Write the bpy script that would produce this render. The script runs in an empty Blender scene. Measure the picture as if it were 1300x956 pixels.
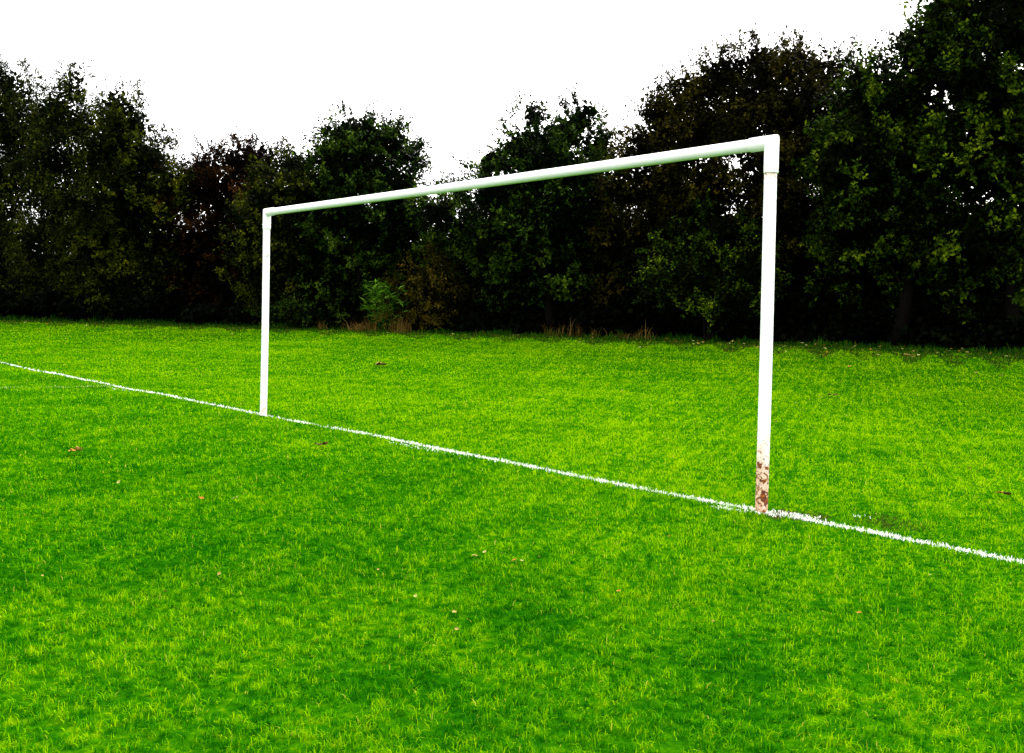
import bpy, bmesh, math, random
import numpy as np
from mathutils import Vector, Matrix

rng = np.random.default_rng(7)
random.seed(7)
scene = bpy.context.scene
COL = scene.collection

# ------------------------------------------------------------------ camera
CAM = np.array([4.313, -5.633, 1.2436])
YAW, PITCH, ROLL, FPX = -0.8897, -0.0232, 0.0231, 1340.0     # for a 1300 px wide picture


def cam_axes():
    cy, sy = math.cos(YAW), math.sin(YAW)
    F = np.array([sy * math.cos(PITCH), cy * math.cos(PITCH), math.sin(PITCH)])
    R0 = np.array([cy, -sy, 0.0])
    U0 = np.cross(R0, F)
    R = math.cos(ROLL) * R0 + math.sin(ROLL) * U0
    U = -math.sin(ROLL) * R0 + math.cos(ROLL) * U0
    return R, U, F


R_, U_, F_ = cam_axes()


def P(px, py, d):
    """world point seen at (px, py) of the 1300x956 photograph at depth d"""
    return CAM + d * (F_ + R_ * (px - 650) / FPX - U_ * (py - 433) / FPX)


def to_px(p):
    d = np.asarray(p, float) - CAM
    c = d @ F_
    return 650 + FPX * (d @ R_) / c, 433 - FPX * (d @ U_) / c, c


cam = bpy.data.cameras.new('camera')
camo = bpy.data.objects.new('camera', cam)
COL.objects.link(camo)
m = Matrix.Identity(4)
for i in range(3):
    m[i][0], m[i][1], m[i][2], m[i][3] = R_[i], U_[i], -F_[i], CAM[i]
camo.matrix_world = m
cam.sensor_fit = 'HORIZONTAL'
cam.sensor_width = 36.0
cam.lens = FPX / 1300 * 36.0
cam.shift_y = -45.0 / 1300
cam.clip_start = 0.05
cam.clip_end = 3000
scene.camera = camo

# ------------------------------------------------------------------ helpers


def link(o, parent=None):
    COL.objects.link(o)
    if parent is not None:
        o.parent = parent
    return o


def tag(o, label=None, cat=None, group=None, kind=None):
    if label: o['label'] = label
    if cat: o['category'] = cat
    if group: o['group'] = group
    if kind: o['kind'] = kind
    return o


def empty(name, loc):
    o = bpy.data.objects.new(name, None)
    o.empty_display_size = 0.2
    o.location = [float(v) for v in loc]
    return link(o)


def np_mesh(name, verts, faces_flat, loop_tot, mat, parent=None, tone=None, smooth=False):
    """one mesh object out of numpy arrays"""
    me = bpy.data.meshes.new(name)
    verts = np.asarray(verts, np.float32)
    faces_flat = np.asarray(faces_flat, np.int32)
    loop_tot = np.asarray(loop_tot, np.int32)
    me.vertices.add(len(verts))
    me.vertices.foreach_set('co', verts.ravel())
    me.loops.add(len(faces_flat))
    me.loops.foreach_set('vertex_index', faces_flat)
    me.polygons.add(len(loop_tot))
    st = np.concatenate([[0], np.cumsum(loop_tot)[:-1]]).astype(np.int32)
    me.polygons.foreach_set('loop_start', st)
    me.polygons.foreach_set('loop_total', loop_tot)
    if tone is not None:
        a = me.attributes.new('tone', 'FLOAT', 'POINT')
        a.data.foreach_set('value', np.asarray(tone, np.float32))
    me.update(calc_edges=True)
    if smooth:
        me.polygons.foreach_set('use_smooth', np.ones(len(loop_tot), bool))
    me.materials.append(mat)
    o = bpy.data.objects.new(name, me)
    link(o, parent)
    return o


def tube_np(pts, rad, n=8, cap=True):
    """swept tube along a polyline; returns verts, faces(list)"""
    pts = [np.asarray(p, float) for p in pts]
    V, Fc = [], []
    prev = None
    for i, p in enumerate(pts):
        t = pts[min(i + 1, len(pts) - 1)] - pts[max(i - 1, 0)]
        t = t / (np.linalg.norm(t) + 1e-9)
        if prev is None:
            a = np.cross(t, [0, 0, 1.0]) if abs(t[2]) < .9 else np.cross(t, [1.0, 0, 0])
        else:
            a = prev - t * (prev @ t)
        a /= np.linalg.norm(a)
        prev = a
        b = np.cross(t, a)
        for k in range(n):
            an = 2 * math.pi * k / n
            V.append(p + rad[i] * (math.cos(an) * a + math.sin(an) * b))
    for i in range(len(pts) - 1):
        for k in range(n):
            k2 = (k + 1) % n
            Fc.append((i * n + k, i * n + k2, (i + 1) * n + k2, (i + 1) * n + k))
    if cap:
        Fc.append(tuple(range(n))[::-1])
        Fc.append(tuple((len(pts) - 1) * n + k for k in range(n)))
    return V, Fc


class MB:
    def __init__(s): s.v, s.f = [], []

    def add(s, V, Fc):
        b = len(s.v)
        s.v.extend([tuple(float(c) for c in v) for v in V])
        s.f.extend([tuple(i + b for i in f) for f in Fc])

    def tube(s, pts, rad, n=8, cap=True):
        s.add(*tube_np(pts, rad, n, cap))

    def build(s, name, mat, parent=None, smooth=True, origin=None):
        me = bpy.data.meshes.new(name)
        o0 = np.zeros(3) if origin is None else np.asarray(origin, float)
        me.from_pydata([tuple(np.asarray(v) - o0) for v in s.v], [], s.f)
        me.update()
        if smooth:
            me.polygons.foreach_set('use_smooth', [len(p.vertices) <= 4 for p in me.polygons])
        me.materials.append(mat)
        o = bpy.data.objects.new(name, me)
        o.location = o0 if parent is None else (0, 0, 0)
        return link(o, parent)


def sstep(a, b, x):
    t = np.clip((x - a) / (b - a), 0, 1)
    return t * t * (3 - 2 * t)


def lump(x, y, s=1.0, seed=0.0):
    """cheap smooth 2-D noise in about -1..1"""
    x = x / s; y = y / s
    return (np.sin(1.7 * x + 1.1 * y + seed) + np.sin(-1.3 * x + 2.1 * y + 2 * seed + 1)
            + np.sin(3.1 * x - .7 * y + 1.5 + seed * 3) * .6 + np.sin(2.3 * y + 3.7 * x + .7 * seed) * .5) / 3.1


# ------------------------------------------------------------------ ground height
NX, NY = -0.447, 0.894        # horizontal direction from the pitch to the trees


def ground(x, y):
    n = NX * x + NY * y
    z = 0.60 * sstep(7.0, 25.0, n)
    return z + 0.012 * lump(x, y, 1.3, 2.0) * sstep(0.3, 3, n) + 0.008 * lump(x, y, .45, 5.0) * sstep(0.05, .8, np.abs(y))


def tree_d(px):
    return 45.0 - 17.0 * px / 1300.0


# ------------------------------------------------------------------ materials


def new_mat(name):
    mt = bpy.data.materials.new(name)
    mt.use_nodes = True
    nt = mt.node_tree
    for n in list(nt.nodes): nt.nodes.remove(n)
    return mt, nt


def nd(nt, t, **kw):
    n = nt.nodes.new(t)
    for k, v in kw.items():
        if k == 'inp':
            for a, b in v.items(): n.inputs[a].default_value = b
        else:
            setattr(n, k, v)
    return n


def ramp(nt, stops, fac, interp='LINEAR'):
    r = nt.nodes.new('ShaderNodeValToRGB')
    r.color_ramp.interpolation = interp
    el = r.color_ramp.elements
    while len(el) > 1: el.remove(el[-1])
    el[0].position, el[0].color = stops[0][0], (*stops[0][1], 1)
    for p, c in stops[1:]:
        e = el.new(p); e.color = (*c, 1)
    nt.links.new(fac, r.inputs[0])
    return r.outputs[0]


def math_n(nt, op, a, b=None, clamp=False):
    n = nt.nodes.new('ShaderNodeMath'); n.operation = op; n.use_clamp = clamp
    for i, v in enumerate((a, b)):
        if v is None: continue
        if isinstance(v, (int, float)): n.inputs[i].default_value = v
        else: nt.links.new(v, n.inputs[i])
    return n.outputs[0]


def noise(nt, vec, scale, detail=3, rough=.55, dist=0):
    n = nt.nodes.new('ShaderNodeTexNoise')
    n.inputs['Scale'].default_value = scale
    n.inputs['Detail'].default_value = detail
    n.inputs['Roughness'].default_value = rough
    n.inputs['Distortion'].default_value = dist
    nt.links.new(vec, n.inputs['Vector'])
    return n.outputs['Fac']


def mixc(nt, fac, a, b, blend='MIX'):
    n = nt.nodes.new('ShaderNodeMix'); n.data_type = 'RGBA'; n.blend_type = blend
    if isinstance(fac, (int, float)): n.inputs[0].default_value = fac
    else: nt.links.new(fac, n.inputs[0])
    for i, v in ((6, a), (7, b)):
        if isinstance(v, tuple): n.inputs[i].default_value = (*v, 1)
        else: nt.links.new(v, n.inputs[i])
    return n.outputs[2]


def leafy_shader(nt, col, trans, spec, rough):
    out = nd(nt, 'ShaderNodeOutputMaterial')
    pr = nd(nt, 'ShaderNodeBsdfPrincipled')
    nt.links.new(col, pr.inputs['Base Color'])
    pr.inputs['Roughness'].default_value = rough
    pr.inputs['Specular IOR Level'].default_value = spec
    if trans > 0:
        tr = nd(nt, 'ShaderNodeBsdfTranslucent')
        nt.links.new(col, tr.inputs['Color'])
        mx = nd(nt, 'ShaderNodeMixShader'); mx.inputs[0].default_value = trans
        nt.links.new(pr.outputs[0], mx.inputs[1]); nt.links.new(tr.outputs[0], mx.inputs[2])
        nt.links.new(mx.outputs[0], out.inputs[0])
    else:
        nt.links.new(pr.outputs[0], out.inputs[0])


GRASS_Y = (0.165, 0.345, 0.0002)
GRASS_M = (0.055, 0.225, 0.0002)
GRASS_D = (0.003, 0.070, 0.0005)
GRASS_S = (0.32, 0.34, 0.03)


def grass_colour(nt, tone):
    geo = nd(nt, 'ShaderNodeNewGeometry')
    pos = geo.outputs['Position']
    big = noise(nt, pos, .55, 3, .6, .6)
    mid = noise(nt, pos, 2.6, 4, .65, .8)
    fine = noise(nt, pos, 17.0, 3, .6)
    v = math_n(nt, 'ADD', math_n(nt, 'MULTIPLY', big, .42), math_n(nt, 'MULTIPLY', mid, .55))
    v = math_n(nt, 'ADD', v, math_n(nt, 'MULTIPLY', fine, 1.05))
    v = math_n(nt, 'ADD', v, -1.01)              # around 0
    v = math_n(nt, 'MULTIPLY', v, 1.9)
    t = math_n(nt, 'ADD', math_n(nt, 'MULTIPLY', tone, .85), .06)
    v = math_n(nt, 'ADD', v, t, clamp=True)
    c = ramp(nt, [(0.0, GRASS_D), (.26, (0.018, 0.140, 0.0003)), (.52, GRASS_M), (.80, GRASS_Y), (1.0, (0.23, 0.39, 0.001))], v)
    straw = math_n(nt, 'GREATER_THAN', tone, .985)
    return mixc(nt, straw, c, GRASS_S), pos


def mat_grass_blades():
    mt, nt = new_mat('grass_blades')
    at = nd(nt, 'ShaderNodeAttribute', attribute_name='tone')
    c, _ = grass_colour(nt, at.outputs['Fac'])
    leafy_shader(nt, c, .30, 0.0, .8)
    return mt


def mat_ground():
    mt, nt = new_mat('turf_soil')
    v = nd(nt, 'ShaderNodeValue'); v.outputs[0].default_value = .35
    c, pos = grass_colour(nt, v.outputs[0])
    c = mixc(nt, .72, c, (0.003, 0.020, 0.0005))
    # bare leaf-mould earth under the trees (the tree belt starts where n > 24.5)
    dp = nd(nt, 'ShaderNodeVectorMath', operation='DOT_PRODUCT')
    nt.links.new(pos, dp.inputs[0]); dp.inputs[1].default_value = (NX, NY, 0)
    nz = noise(nt, pos, .8, 3)
    e = math_n(nt, 'ADD', dp.outputs['Value'], math_n(nt, 'MULTIPLY', nz, 2.0))
    f = math_n(nt, 'MULTIPLY', math_n(nt, 'SUBTRACT', e, 26.2), .8, clamp=True)
    soil = ramp(nt, [(.3, (.012, .011, .006)), (.7, (.03, .024, .012))], noise(nt, pos, 9, 4))
    c = mixc(nt, f, c, soil)
    # trodden bare earth beside the right-hand post and a thinner scuff in the middle of the goal mouth
    for cx, cy, rad, w_ in ((.20, .10, .25, .85), (.70, .42, .30, .5), (-7.28, .02, .14, 1.0)):
        ds = nd(nt, 'ShaderNodeVectorMath', operation='DISTANCE')
        nt.links.new(pos, ds.inputs[0]); ds.inputs[1].default_value = (cx, cy, 0)
        k = math_n(nt, 'SUBTRACT', math_n(nt, 'ADD', rad - .22, math_n(nt, 'MULTIPLY', noise(nt, pos, 7, 4), .44)), ds.outputs['Value'])
        k = math_n(nt, 'MULTIPLY', math_n(nt, 'MULTIPLY', k, 9, clamp=True), w_)
        earth = ramp(nt, [(.3, (.008, .0045, .0012)), (.7, (.035, .02, .006))], noise(nt, pos, 30, 4))
        c = mixc(nt, k, c, earth)
    leafy_shader(nt, c, 0, 0, .9)
    return mt


def mat_leaf(name, dark, mid, light, hot, trans=.28):
    mt, nt = new_mat(name)
    at = nd(nt, 'ShaderNodeAttribute', attribute_name='tone')
    geo = nd(nt, 'ShaderNodeNewGeometry')
    n = noise(nt, geo.outputs['Position'], .9, 3, .6)
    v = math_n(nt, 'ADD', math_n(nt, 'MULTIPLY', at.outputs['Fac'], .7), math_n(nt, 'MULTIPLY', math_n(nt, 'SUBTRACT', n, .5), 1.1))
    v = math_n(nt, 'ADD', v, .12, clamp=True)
    c = ramp(nt, [(0, dark), (.38, mid), (.61, light), (.95, hot)], v)  # dark to hot stops paint shaded and highlighted leaves into the colour
    leafy_shader(nt, c, trans, .015, .6)
    return mt


def mat_plain(name, ca, cb, scale=6, rough=.85, spec=.2, bump=0):
    mt, nt = new_mat(name)
    geo = nd(nt, 'ShaderNodeNewGeometry')
    n = noise(nt, geo.outputs['Position'], scale, 4, .6)
    c = ramp(nt, [(.3, ca), (.7, cb)], n)
    leafy_shader(nt, c, 0, spec, rough)
    return mt


def mat_toned(name, stops, trans=0.1, spec=.15):
    mt, nt = new_mat(name)
    at = nd(nt, 'ShaderNodeAttribute', attribute_name='tone')
    c = ramp(nt, stops, at.outputs['Fac'])
    leafy_shader(nt, c, trans, spec * .2, .7)
    return mt


def mat_paint(name, rust_lo, rust_hi, heavy, seed, collar=0.0):
    """white gloss paint on steel, flaking to rust: patches grow towards z = rust_lo"""
    mt, nt = new_mat(name)
    geo = nd(nt, 'ShaderNodeNewGeometry')
    off = nd(nt, 'ShaderNodeVectorMath', operation='ADD')
    nt.links.new(geo.outputs['Position'], off.inputs[0]); off.inputs[1].default_value = (seed, seed * .7, 0)
    pos = off.outputs[0]
    sep = nd(nt, 'ShaderNodeSeparateXYZ'); nt.links.new(geo.outputs['Position'], sep.inputs[0])
    z = sep.outputs['Z']
    mr = nd(nt, 'ShaderNodeMapRange'); mr.interpolation_type = 'SMOOTHSTEP'
    nt.links.new(z, mr.inputs[0])
    mr.inputs[1].default_value = rust_hi; mr.inputs[2].default_value = rust_lo
    mr.inputs[3].default_value = 0; mr.inputs[4].default_value = 1
    prox = mr.outputs[0]
    if collar:                               # a little rust bleeding out under the corner sleeve
        m2 = nd(nt, 'ShaderNodeMapRange'); nt.links.new(z, m2.inputs[0])
        m2.inputs[1].default_value = 2.08; m2.inputs[2].default_value = 2.215
        m2.inputs[3].default_value = 0; m2.inputs[4].default_value = collar
        prox = math_n(nt, 'MAXIMUM', prox, m2.outputs[0])
    big = noise(nt, pos, 15, 5, .62, .6)
    small = noise(nt, pos, 70, 3, .6)
    tiny = noise(nt, pos, 34, 2, .5)
    # flaked-off patches
    th = math_n(nt, 'SUBTRACT', .72, math_n(nt, 'MULTIPLY', prox, max(0.0, heavy * .98 - .13)))
    v = math_n(nt, 'ADD', math_n(nt, 'MULTIPLY', big, .75), math_n(nt, 'MULTIPLY', small, .25))
    flake = math_n(nt, 'MULTIPLY', math_n(nt, 'SUBTRACT', v, th), 30, clamp=True)
    # small rust spots and stains
    th2 = math_n(nt, 'SUBTRACT', .665, math_n(nt, 'MULTIPLY', prox, heavy * .42))
    spot = math_n(nt, 'MULTIPLY', math_n(nt, 'SUBTRACT', math_n(nt, 'ADD', math_n(nt, 'MULTIPLY', tiny, .5), math_n(nt, 'MULTIPLY', small, .5)), th2), 9, clamp=True)
    stain = math_n(nt, 'MULTIPLY', math_n(nt, 'SUBTRACT', v, math_n(nt, 'SUBTRACT', .70, math_n(nt, 'MULTIPLY', prox, heavy * 1.3))), 4, clamp=True)
    white = ramp(nt, [(.35, (.80, .80, .785)), (.7, (.86, .86, .85))], noise(nt, pos, 3, 4))
    stainc = mixc(nt, math_n(nt, 'MULTIPLY', stain, .75), white, (.56, .22, .02))
    rust = ramp(nt, [(.32, (.006, .0015, .0006)), (.46, (.085, .016, .001)), (.60, (.30, .075, .003))], noise(nt, pos, 55, 4, .7))
    c = mixc(nt, spot, stainc, (.17, .045, .006))
    c = mixc(nt, flake, c, rust)
    out = nd(nt, 'ShaderNodeOutputMaterial')
    pr = nd(nt, 'ShaderNodeBsdfPrincipled')
    nt.links.new(c, pr.inputs['Base Color'])
    rg = math_n(nt, 'ADD', math_n(nt, 'MULTIPLY', flake, .5), .38)
    nt.links.new(rg, pr.inputs['Roughness'])
    bp = nd(nt, 'ShaderNodeBump'); bp.inputs['Strength'].default_value = .5; bp.inputs['Distance'].default_value = .002
    h = math_n(nt, 'ADD', math_n(nt, 'MULTIPLY', flake, -1.0), math_n(nt, 'MULTIPLY', small, .25))
    nt.links.new(h, bp.inputs['Height']); nt.links.new(bp.outputs[0], pr.inputs['Normal'])
    nt.links.new(pr.outputs[0], out.inputs[0])
    return mt


M_GRASS = mat_grass_blades()
M_GROUND = mat_ground()
M_BARK = mat_plain('bark_dark', (.0012, .0009, .0006), (.003, .0022, .0015), 9, .9, .05)
M_BIRCH = mat_plain('bark_birch', (.03, .018, .010), (.10, .07, .045), 5, .9, .05)
M_TWIG = mat_plain('twig', (.004, .003, .002), (.010, .007, .004), 12, .9, .05)
LEAF = {
    'birch': mat_leaf('leaf_birch', (.001, .002, .0003), (.003, .006, .0005), (.026, .038, .0015), (.12, .13, .006)),
    'olive': mat_leaf('leaf_olive', (.001, .002, .0002), (.003, .006, .0004), (.030, .042, .0012), (.15, .155, .005)),
    'green': mat_leaf('leaf_green', (.001, .002, .0003), (.002, .006, .0006), (.026, .060, .004), (.12, .19, .012)),
    'red': mat_leaf('leaf_red', (.0015, .0008, .0005), (.004, .002, .0008), (.024, .011, .0015), (.09, .028, .006)),
    'brown': mat_leaf('leaf_brown', (.001, .001, .0003), (.004, .004, .0006), (.024, .024, .0012), (.09, .065, .006)),
    'lime': mat_leaf('leaf_lime', (.001, .002, .0002), (.003, .006, .0003), (.026, .060, .0014), (.17, .23, .006)),
    'bramble': mat_leaf('leaf_bramble', (.002, .002, .0003), (.010, .009, .0008), (.055, .05, .003), (.16, .09, .010)),
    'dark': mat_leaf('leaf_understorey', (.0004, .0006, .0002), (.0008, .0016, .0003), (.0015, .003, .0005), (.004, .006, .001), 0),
}

# ------------------------------------------------------------------ leaves


def unit(v):
    return v / (np.linalg.norm(v, axis=-1, keepdims=True) + 1e-9)


def rhombs(c, axis, nrm, L, W):
    """diamond leaves: c base point, axis along the leaf, nrm its normal"""
    side = unit(np.cross(axis, nrm))
    L = L[:, None]; W = W[:, None]
    nrm = unit(np.cross(side, axis))
    v0 = c
    v1 = c + axis * L * .45 + side * W * .5
    v2 = c + axis * L - nrm * L * .12
    v3 = c + axis * L * .45 - side * W * .5
    return np.stack([v0, v1, v2, v3], 1).reshape(-1, 3)


def rand_dirs(n):
    return unit(rng.normal(size=(n, 3)))


def noise3(p, s, seed):
    q = p / s + seed * 1.37
    x, y, z = q[:, 0], q[:, 1], q[:, 2]
    return (np.sin(1.9 * x + .8 * y - .6 * z + seed) + np.sin(-1.1 * x + 2.0 * y + .9 * z + 1.3)
            + np.sin(.7 * x - 1.2 * y + 2.2 * z + 2.1 * seed) + .7 * np.sin(3.3 * x + 2.7 * y - 3.0 * z)) / 3.7


def make_leaves(blobs, leaf, per_m2, thr, inner, seed, droop=0.0, spray_len=(.28, .6)):
    """blobs: list of (centre, radii). Returns leaf verts and tone (per vertex)."""
    Vs, Ts = [], []
    cs = np.array([b[0] for b in blobs]); rs = np.array([b[1] for b in blobs])
    zlo = (cs[:, 2] - rs[:, 2]).min(); zhi = (cs[:, 2] + rs[:, 2]).max()
    for c, r in blobs:
        area = 4 * math.pi * ((r[0] * r[1]) ** 1.6 / 3 + (r[0] * r[2]) ** 1.6 / 3 + (r[1] * r[2]) ** 1.6 / 3) ** (1 / 1.6)
        per_spray = 15
        per_clu = 9
        ncl = max(6, int(area * per_m2 / per_spray / per_clu))
        d = rand_dirs(ncl)
        rad = .62 + .42 * rng.random(ncl) ** .7
        rad *= 1 + .27 * noise3(d * 2.0 + c, .8, seed) + .10 * noise3(d * 5.0 + c, .8, seed + 3)
        p = c + d * r * rad[:, None]
        keep = noise3(p, .55, seed + 1) > thr
        for c2, r2 in zip(cs, rs):              # nothing fine deep inside a neighbouring lobe
            if c2 is c: continue
            q = ((p - c2) / r2)
            keep &= (q * q).sum(1) > .30
        p = p[keep]; d = d[keep]
        ctone = np.repeat(rng.normal(.45, .17, len(p)), per_clu)
        p = np.repeat(p, per_clu, 0); d = np.repeat(d, per_clu, 0)
        p = p + rng.normal(size=p.shape) * .11
        keep = slice(None)
        p = p[keep]; d = d[keep]; ns = len(p)
        if ns == 0: continue
        sdir = unit(d * .9 + np.array([0, 0, .40 - droop]) + rng.normal(size=(ns, 3)) * .55)
        sl = rng.uniform(*spray_len, ns)
        top = d[:, 2] > .1
        sl[top] *= rng.uniform(.9, 1.25, top.sum())
        t = rng.random((ns, per_spray)) ** .8
        base = p[:, None, :] + sdir[:, None, :] * (t * sl[:, None])[..., None]
        base += rng.normal(size=base.shape) * .032
        base[..., 2] -= droop * .35 * t ** 2
        base = base.reshape(-1, 3)
        ax = unit(np.repeat(sdir, per_spray, 0) * .6 + rng.normal(size=base.shape) * .7 + np.array([0, 0, -.15 - droop * .6]))
        nr = unit(np.array([0, 0, .9]) + np.repeat(d, per_spray, 0) * .45 + rng.normal(size=base.shape) * .55)
        # the twig that carries each spray
        p_s = p[top]; s_s = sdir[top]
        if len(p_s):
            Vs.append(rhombs(p_s, s_s, rand_dirs(len(p_s)), sl[top] * 1.0, np.full(len(p_s), .016))); Ts.append(np.full(4 * len(p_s), .25))
        n = len(base)
        L = leaf * rng.uniform(.7, 1.4, n); W = L * rng.uniform(.5, .72, n)
        Vs.append(rhombs(base, ax, nr, L, W))
        tt = np.clip(np.repeat(ctone + rng.normal(0, .1, ns), per_spray) + rng.normal(0, .15, n), 0, 1)
        Ts.append(np.repeat(tt, 4))
        # inner, larger foliage that fills the crown; its dark tones paint the interior shade
        ni = int(area * inner * 1.9 * float(np.interp(r[0], [.45, 1.1], [.3, 1])))
        if ni:
            d2 = rand_dirs(ni)
            p2 = c + d2 * r * (rng.random(ni)[:, None] ** .45 * .76)
            g2 = noise3(p2, .42, seed + 1)
            p2 = p2[g2 > thr - .25]
            n2 = len(p2)
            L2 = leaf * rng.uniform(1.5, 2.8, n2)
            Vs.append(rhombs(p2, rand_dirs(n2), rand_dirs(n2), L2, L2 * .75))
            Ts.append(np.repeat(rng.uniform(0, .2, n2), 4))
    return np.concatenate(Vs), np.concatenate(Ts)


def leaf_object(name, V, T, mat, parent, origin):
    n = len(V) // 4
    return np_mesh(name, V - origin, np.arange(4 * n), np.full(n, 4), mat, parent, T)


def wobble(a, b, n, amp):
    a, b = np.asarray(a, float), np.asarray(b, float)
    pts = [a + (b - a) * i / n for i in range(n + 1)]
    for i in range(1, n):
        pts[i] = pts[i] + rng.normal(size=3) * amp
    return pts


def tree(name, label, cat, kind, base_px, dd, blobs_px, leaf=.085, per_m2=430, thr=-.35, inner=42, group=None,
         droop=0.0, spray=(.28, .6), trunk_top=None, trunk_r=.13, bark=None, overhang=1.0, stems=1, whips=0, arches=()):
    d = tree_d(base_px) + dd
    bx, by, _ = P(base_px, 420, d)
    bz = float(ground(bx, by))
    origin = np.array([bx, by, bz])
    root = empty(name, origin)
    tag(root, label, cat, group)
    fwd = unit(np.array([F_[0], F_[1], 0.0])[None])[0]
    blobs = []
    for b in blobs_px:
        px, py, rx, ry = b[:4]
        off = b[4] if len(b) > 4 else rng.uniform(-.5, .5) + (overhang * float(np.interp(py, [180, 260, 320, 380], [-.4, -.9, .6, 1.8])))
        dep = d + off
        c = P(px, py, dep)
        s = dep / FPX
        rr = np.array([rx * s, rx * s, ry * s])
        # keep the depth of a blob near its mean radius
        rr[0] = rr[1] = rx * s
        blobs.append((c, rr))
    seed = rng.uniform(0, 20)
    V, T = make_leaves(blobs, leaf, per_m2, thr, inner, seed, droop, spray)
    keep = np.ones(len(V) // 4, bool)
    c4 = V.reshape(-1, 4, 3).min(1)
    keep = c4[:, 2] > ground(c4[:, 0], c4[:, 1]) + .02
    V = V.reshape(-1, 4, 3)[keep].reshape(-1, 3); T = T.reshape(-1, 4)[keep].ravel()
    # trunk and limbs
    tops = sorted(blobs, key=lambda b: -b[0][2])
    if trunk_top is not None:
        tt = P(trunk_top[0], trunk_top[1], d)
    else:
        tt = tops[0][0]
    mt = MB()
    limbs = []
    bk = bark or M_BARK
    trunks = []
    for k in range(stems):
        st = origin + np.array([rng.normal(0, .12), rng.normal(0, .12), -.15]) * (1 if k else .0) + np.array([0, 0, -.1])
        en = tt if k == 0 else blobs[int(rng.integers(len(blobs)))][0]
        n = 7
        pts = wobble(st, en, n, .05)
        r = [trunk_r * (1 if k == 0 else .7) * (1.25 if i == 0 else 1) * (1 - .82 * i / n) for i in range(n + 1)]
        mt.tube(pts, r, 9)
        trunks.append(pts)
    for c, r in blobs:
        ml = MB(); limbs.append((c, ml))
        tp = trunks[int(rng.integers(len(trunks)))]
        below = [q for q in tp if q[2] < c[2] - .15] or [tp[0]]
        src = below[-1] if rng.random() < .6 else below[max(0, len(below) - 2)]
        pts = wobble(src, c, 4, .08)
        ml.tube(pts, [.045, .04, .032, .024, .016], 6)
        for _ in range(7):
            dv = rand_dirs(1)[0]; dv[2] = abs(dv[2]) * .9 - .1
            e = c + dv * r * rng.uniform(.75, 1.05)
            ml.tube(wobble(c, e, 3, .05), [.016, .011, .007, .003], 5)
    AV, AT = [], []
    for path in arches:                     # long bowed branches with leaves hanging along them
        ml = MB(); limbs.append((np.full(3, 1e6), ml))
        pts = [P(q[0], q[1], d + q[2]) for q in path]
        pts = [pts[0] + (pts[-1] - pts[0]) * 0, *wobble(pts[0], pts[1], 2, .03)[1:], *wobble(pts[1], pts[2], 2, .03)[1:]]
        ml.tube(pts, [.02, .017, .014, .009, .004], 6)
        for a_, b_ in zip(pts[:-1], pts[1:]):
            k = 26
            bq = a_ + (b_ - a_) * rng.random(k)[:, None] + rng.normal(size=(k, 3)) * .04
            L = leaf * rng.uniform(.8, 1.3, k)
            AV.append(rhombs(bq, unit(b_ - a_ + rng.normal(size=(k, 3)) * .3 + np.array([0, 0, -.2])), rand_dirs(k), L, L * .6)); AT.append(np.repeat(rng.uniform(.3, .7, k), 4))
    # thin whips standing above the crown with a few leaves
    WV, WT = [], []
    for _ in range(whips):
        c, r = tops[int(rng.integers(min(5, len(tops))))]
        ml = min(limbs, key=lambda q: np.linalg.norm(q[0] - c))[1]
        dv = rand_dirs(1)[0]; dv[2] = abs(dv[2]) + .5; dv = dv / np.linalg.norm(dv)
        s0 = c + dv * r * .5; ln = rng.uniform(.4, .8)
        ed = unit((dv + np.array([0, 0, .6]) + rng.normal(size=3) * .25)[None])[0]
        e = s0 + ed * ln
        pts = wobble(s0, e, 4, .04)
        ml.tube(pts, [.012, .010, .008, .006, .003], 5)
        k = 26
        tq = rng.uniform(.05, 1.02, k)
        bq = s0 + (e - s0) * tq[:, None] + rng.normal(size=(k, 3)) * .022
        L = leaf * rng.uniform(.8, 1.3, k)
        WV.append(rhombs(bq, unit(ed + rng.normal(size=(k, 3)) * .8), rand_dirs(k), L, L * .6)); WT.append(np.repeat(rng.uniform(.3, .7, k), 4))
    if WV or AV:
        V = np.concatenate([V] + WV + AV); T = np.concatenate([T] + WT + AT)
    mt.v = [tuple(np.asarray(v) - origin) for v in mt.v]
    mt.build('trunk', bk, root)
    for _, ml in limbs:
        ml.v = [tuple(np.asarray(v) - origin) for v in ml.v]
        ml.build('limb', bk if bark else M_TWIG, root)
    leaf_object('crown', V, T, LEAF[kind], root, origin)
    return root


# ------------------------------------------------------------------ world and light
w = bpy.data.worlds.new('World')
scene.world = w
w.use_nodes = True
nt = w.node_tree
for n in list(nt.nodes): nt.nodes.remove(n)
SUN_EL, SUN_AZ = math.radians(38), math.radians(333)     # compass direction the light comes from, measured from +Y clockwise
sky = nd(nt, 'ShaderNodeTexSky', sky_type='NISHITA', sun_disc=False)
sky.sun_elevation = SUN_EL; sky.sun_rotation = SUN_AZ
sky.air_density = 1.0; sky.dust_density = 5.0; sky.ozone_density = 1.0; sky.altitude = 50
# closed cloud cover: the sky's blue is veiled by a soft white layer with faint thicker banks
tc = nd(nt, 'ShaderNodeTexCoord')
mp = nd(nt, 'ShaderNodeMapping'); mp.inputs['Scale'].default_value = (1, 1, 3)
nt.links.new(tc.outputs['Generated'], mp.inputs[0])
cl = noise(nt, mp.outputs[0], 2.2, 5, .55, .4)
cc = ramp(nt, [(.3, (9.0, 9.05, 9.15)), (.7, (11.5, 11.5, 11.5))], cl)
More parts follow.
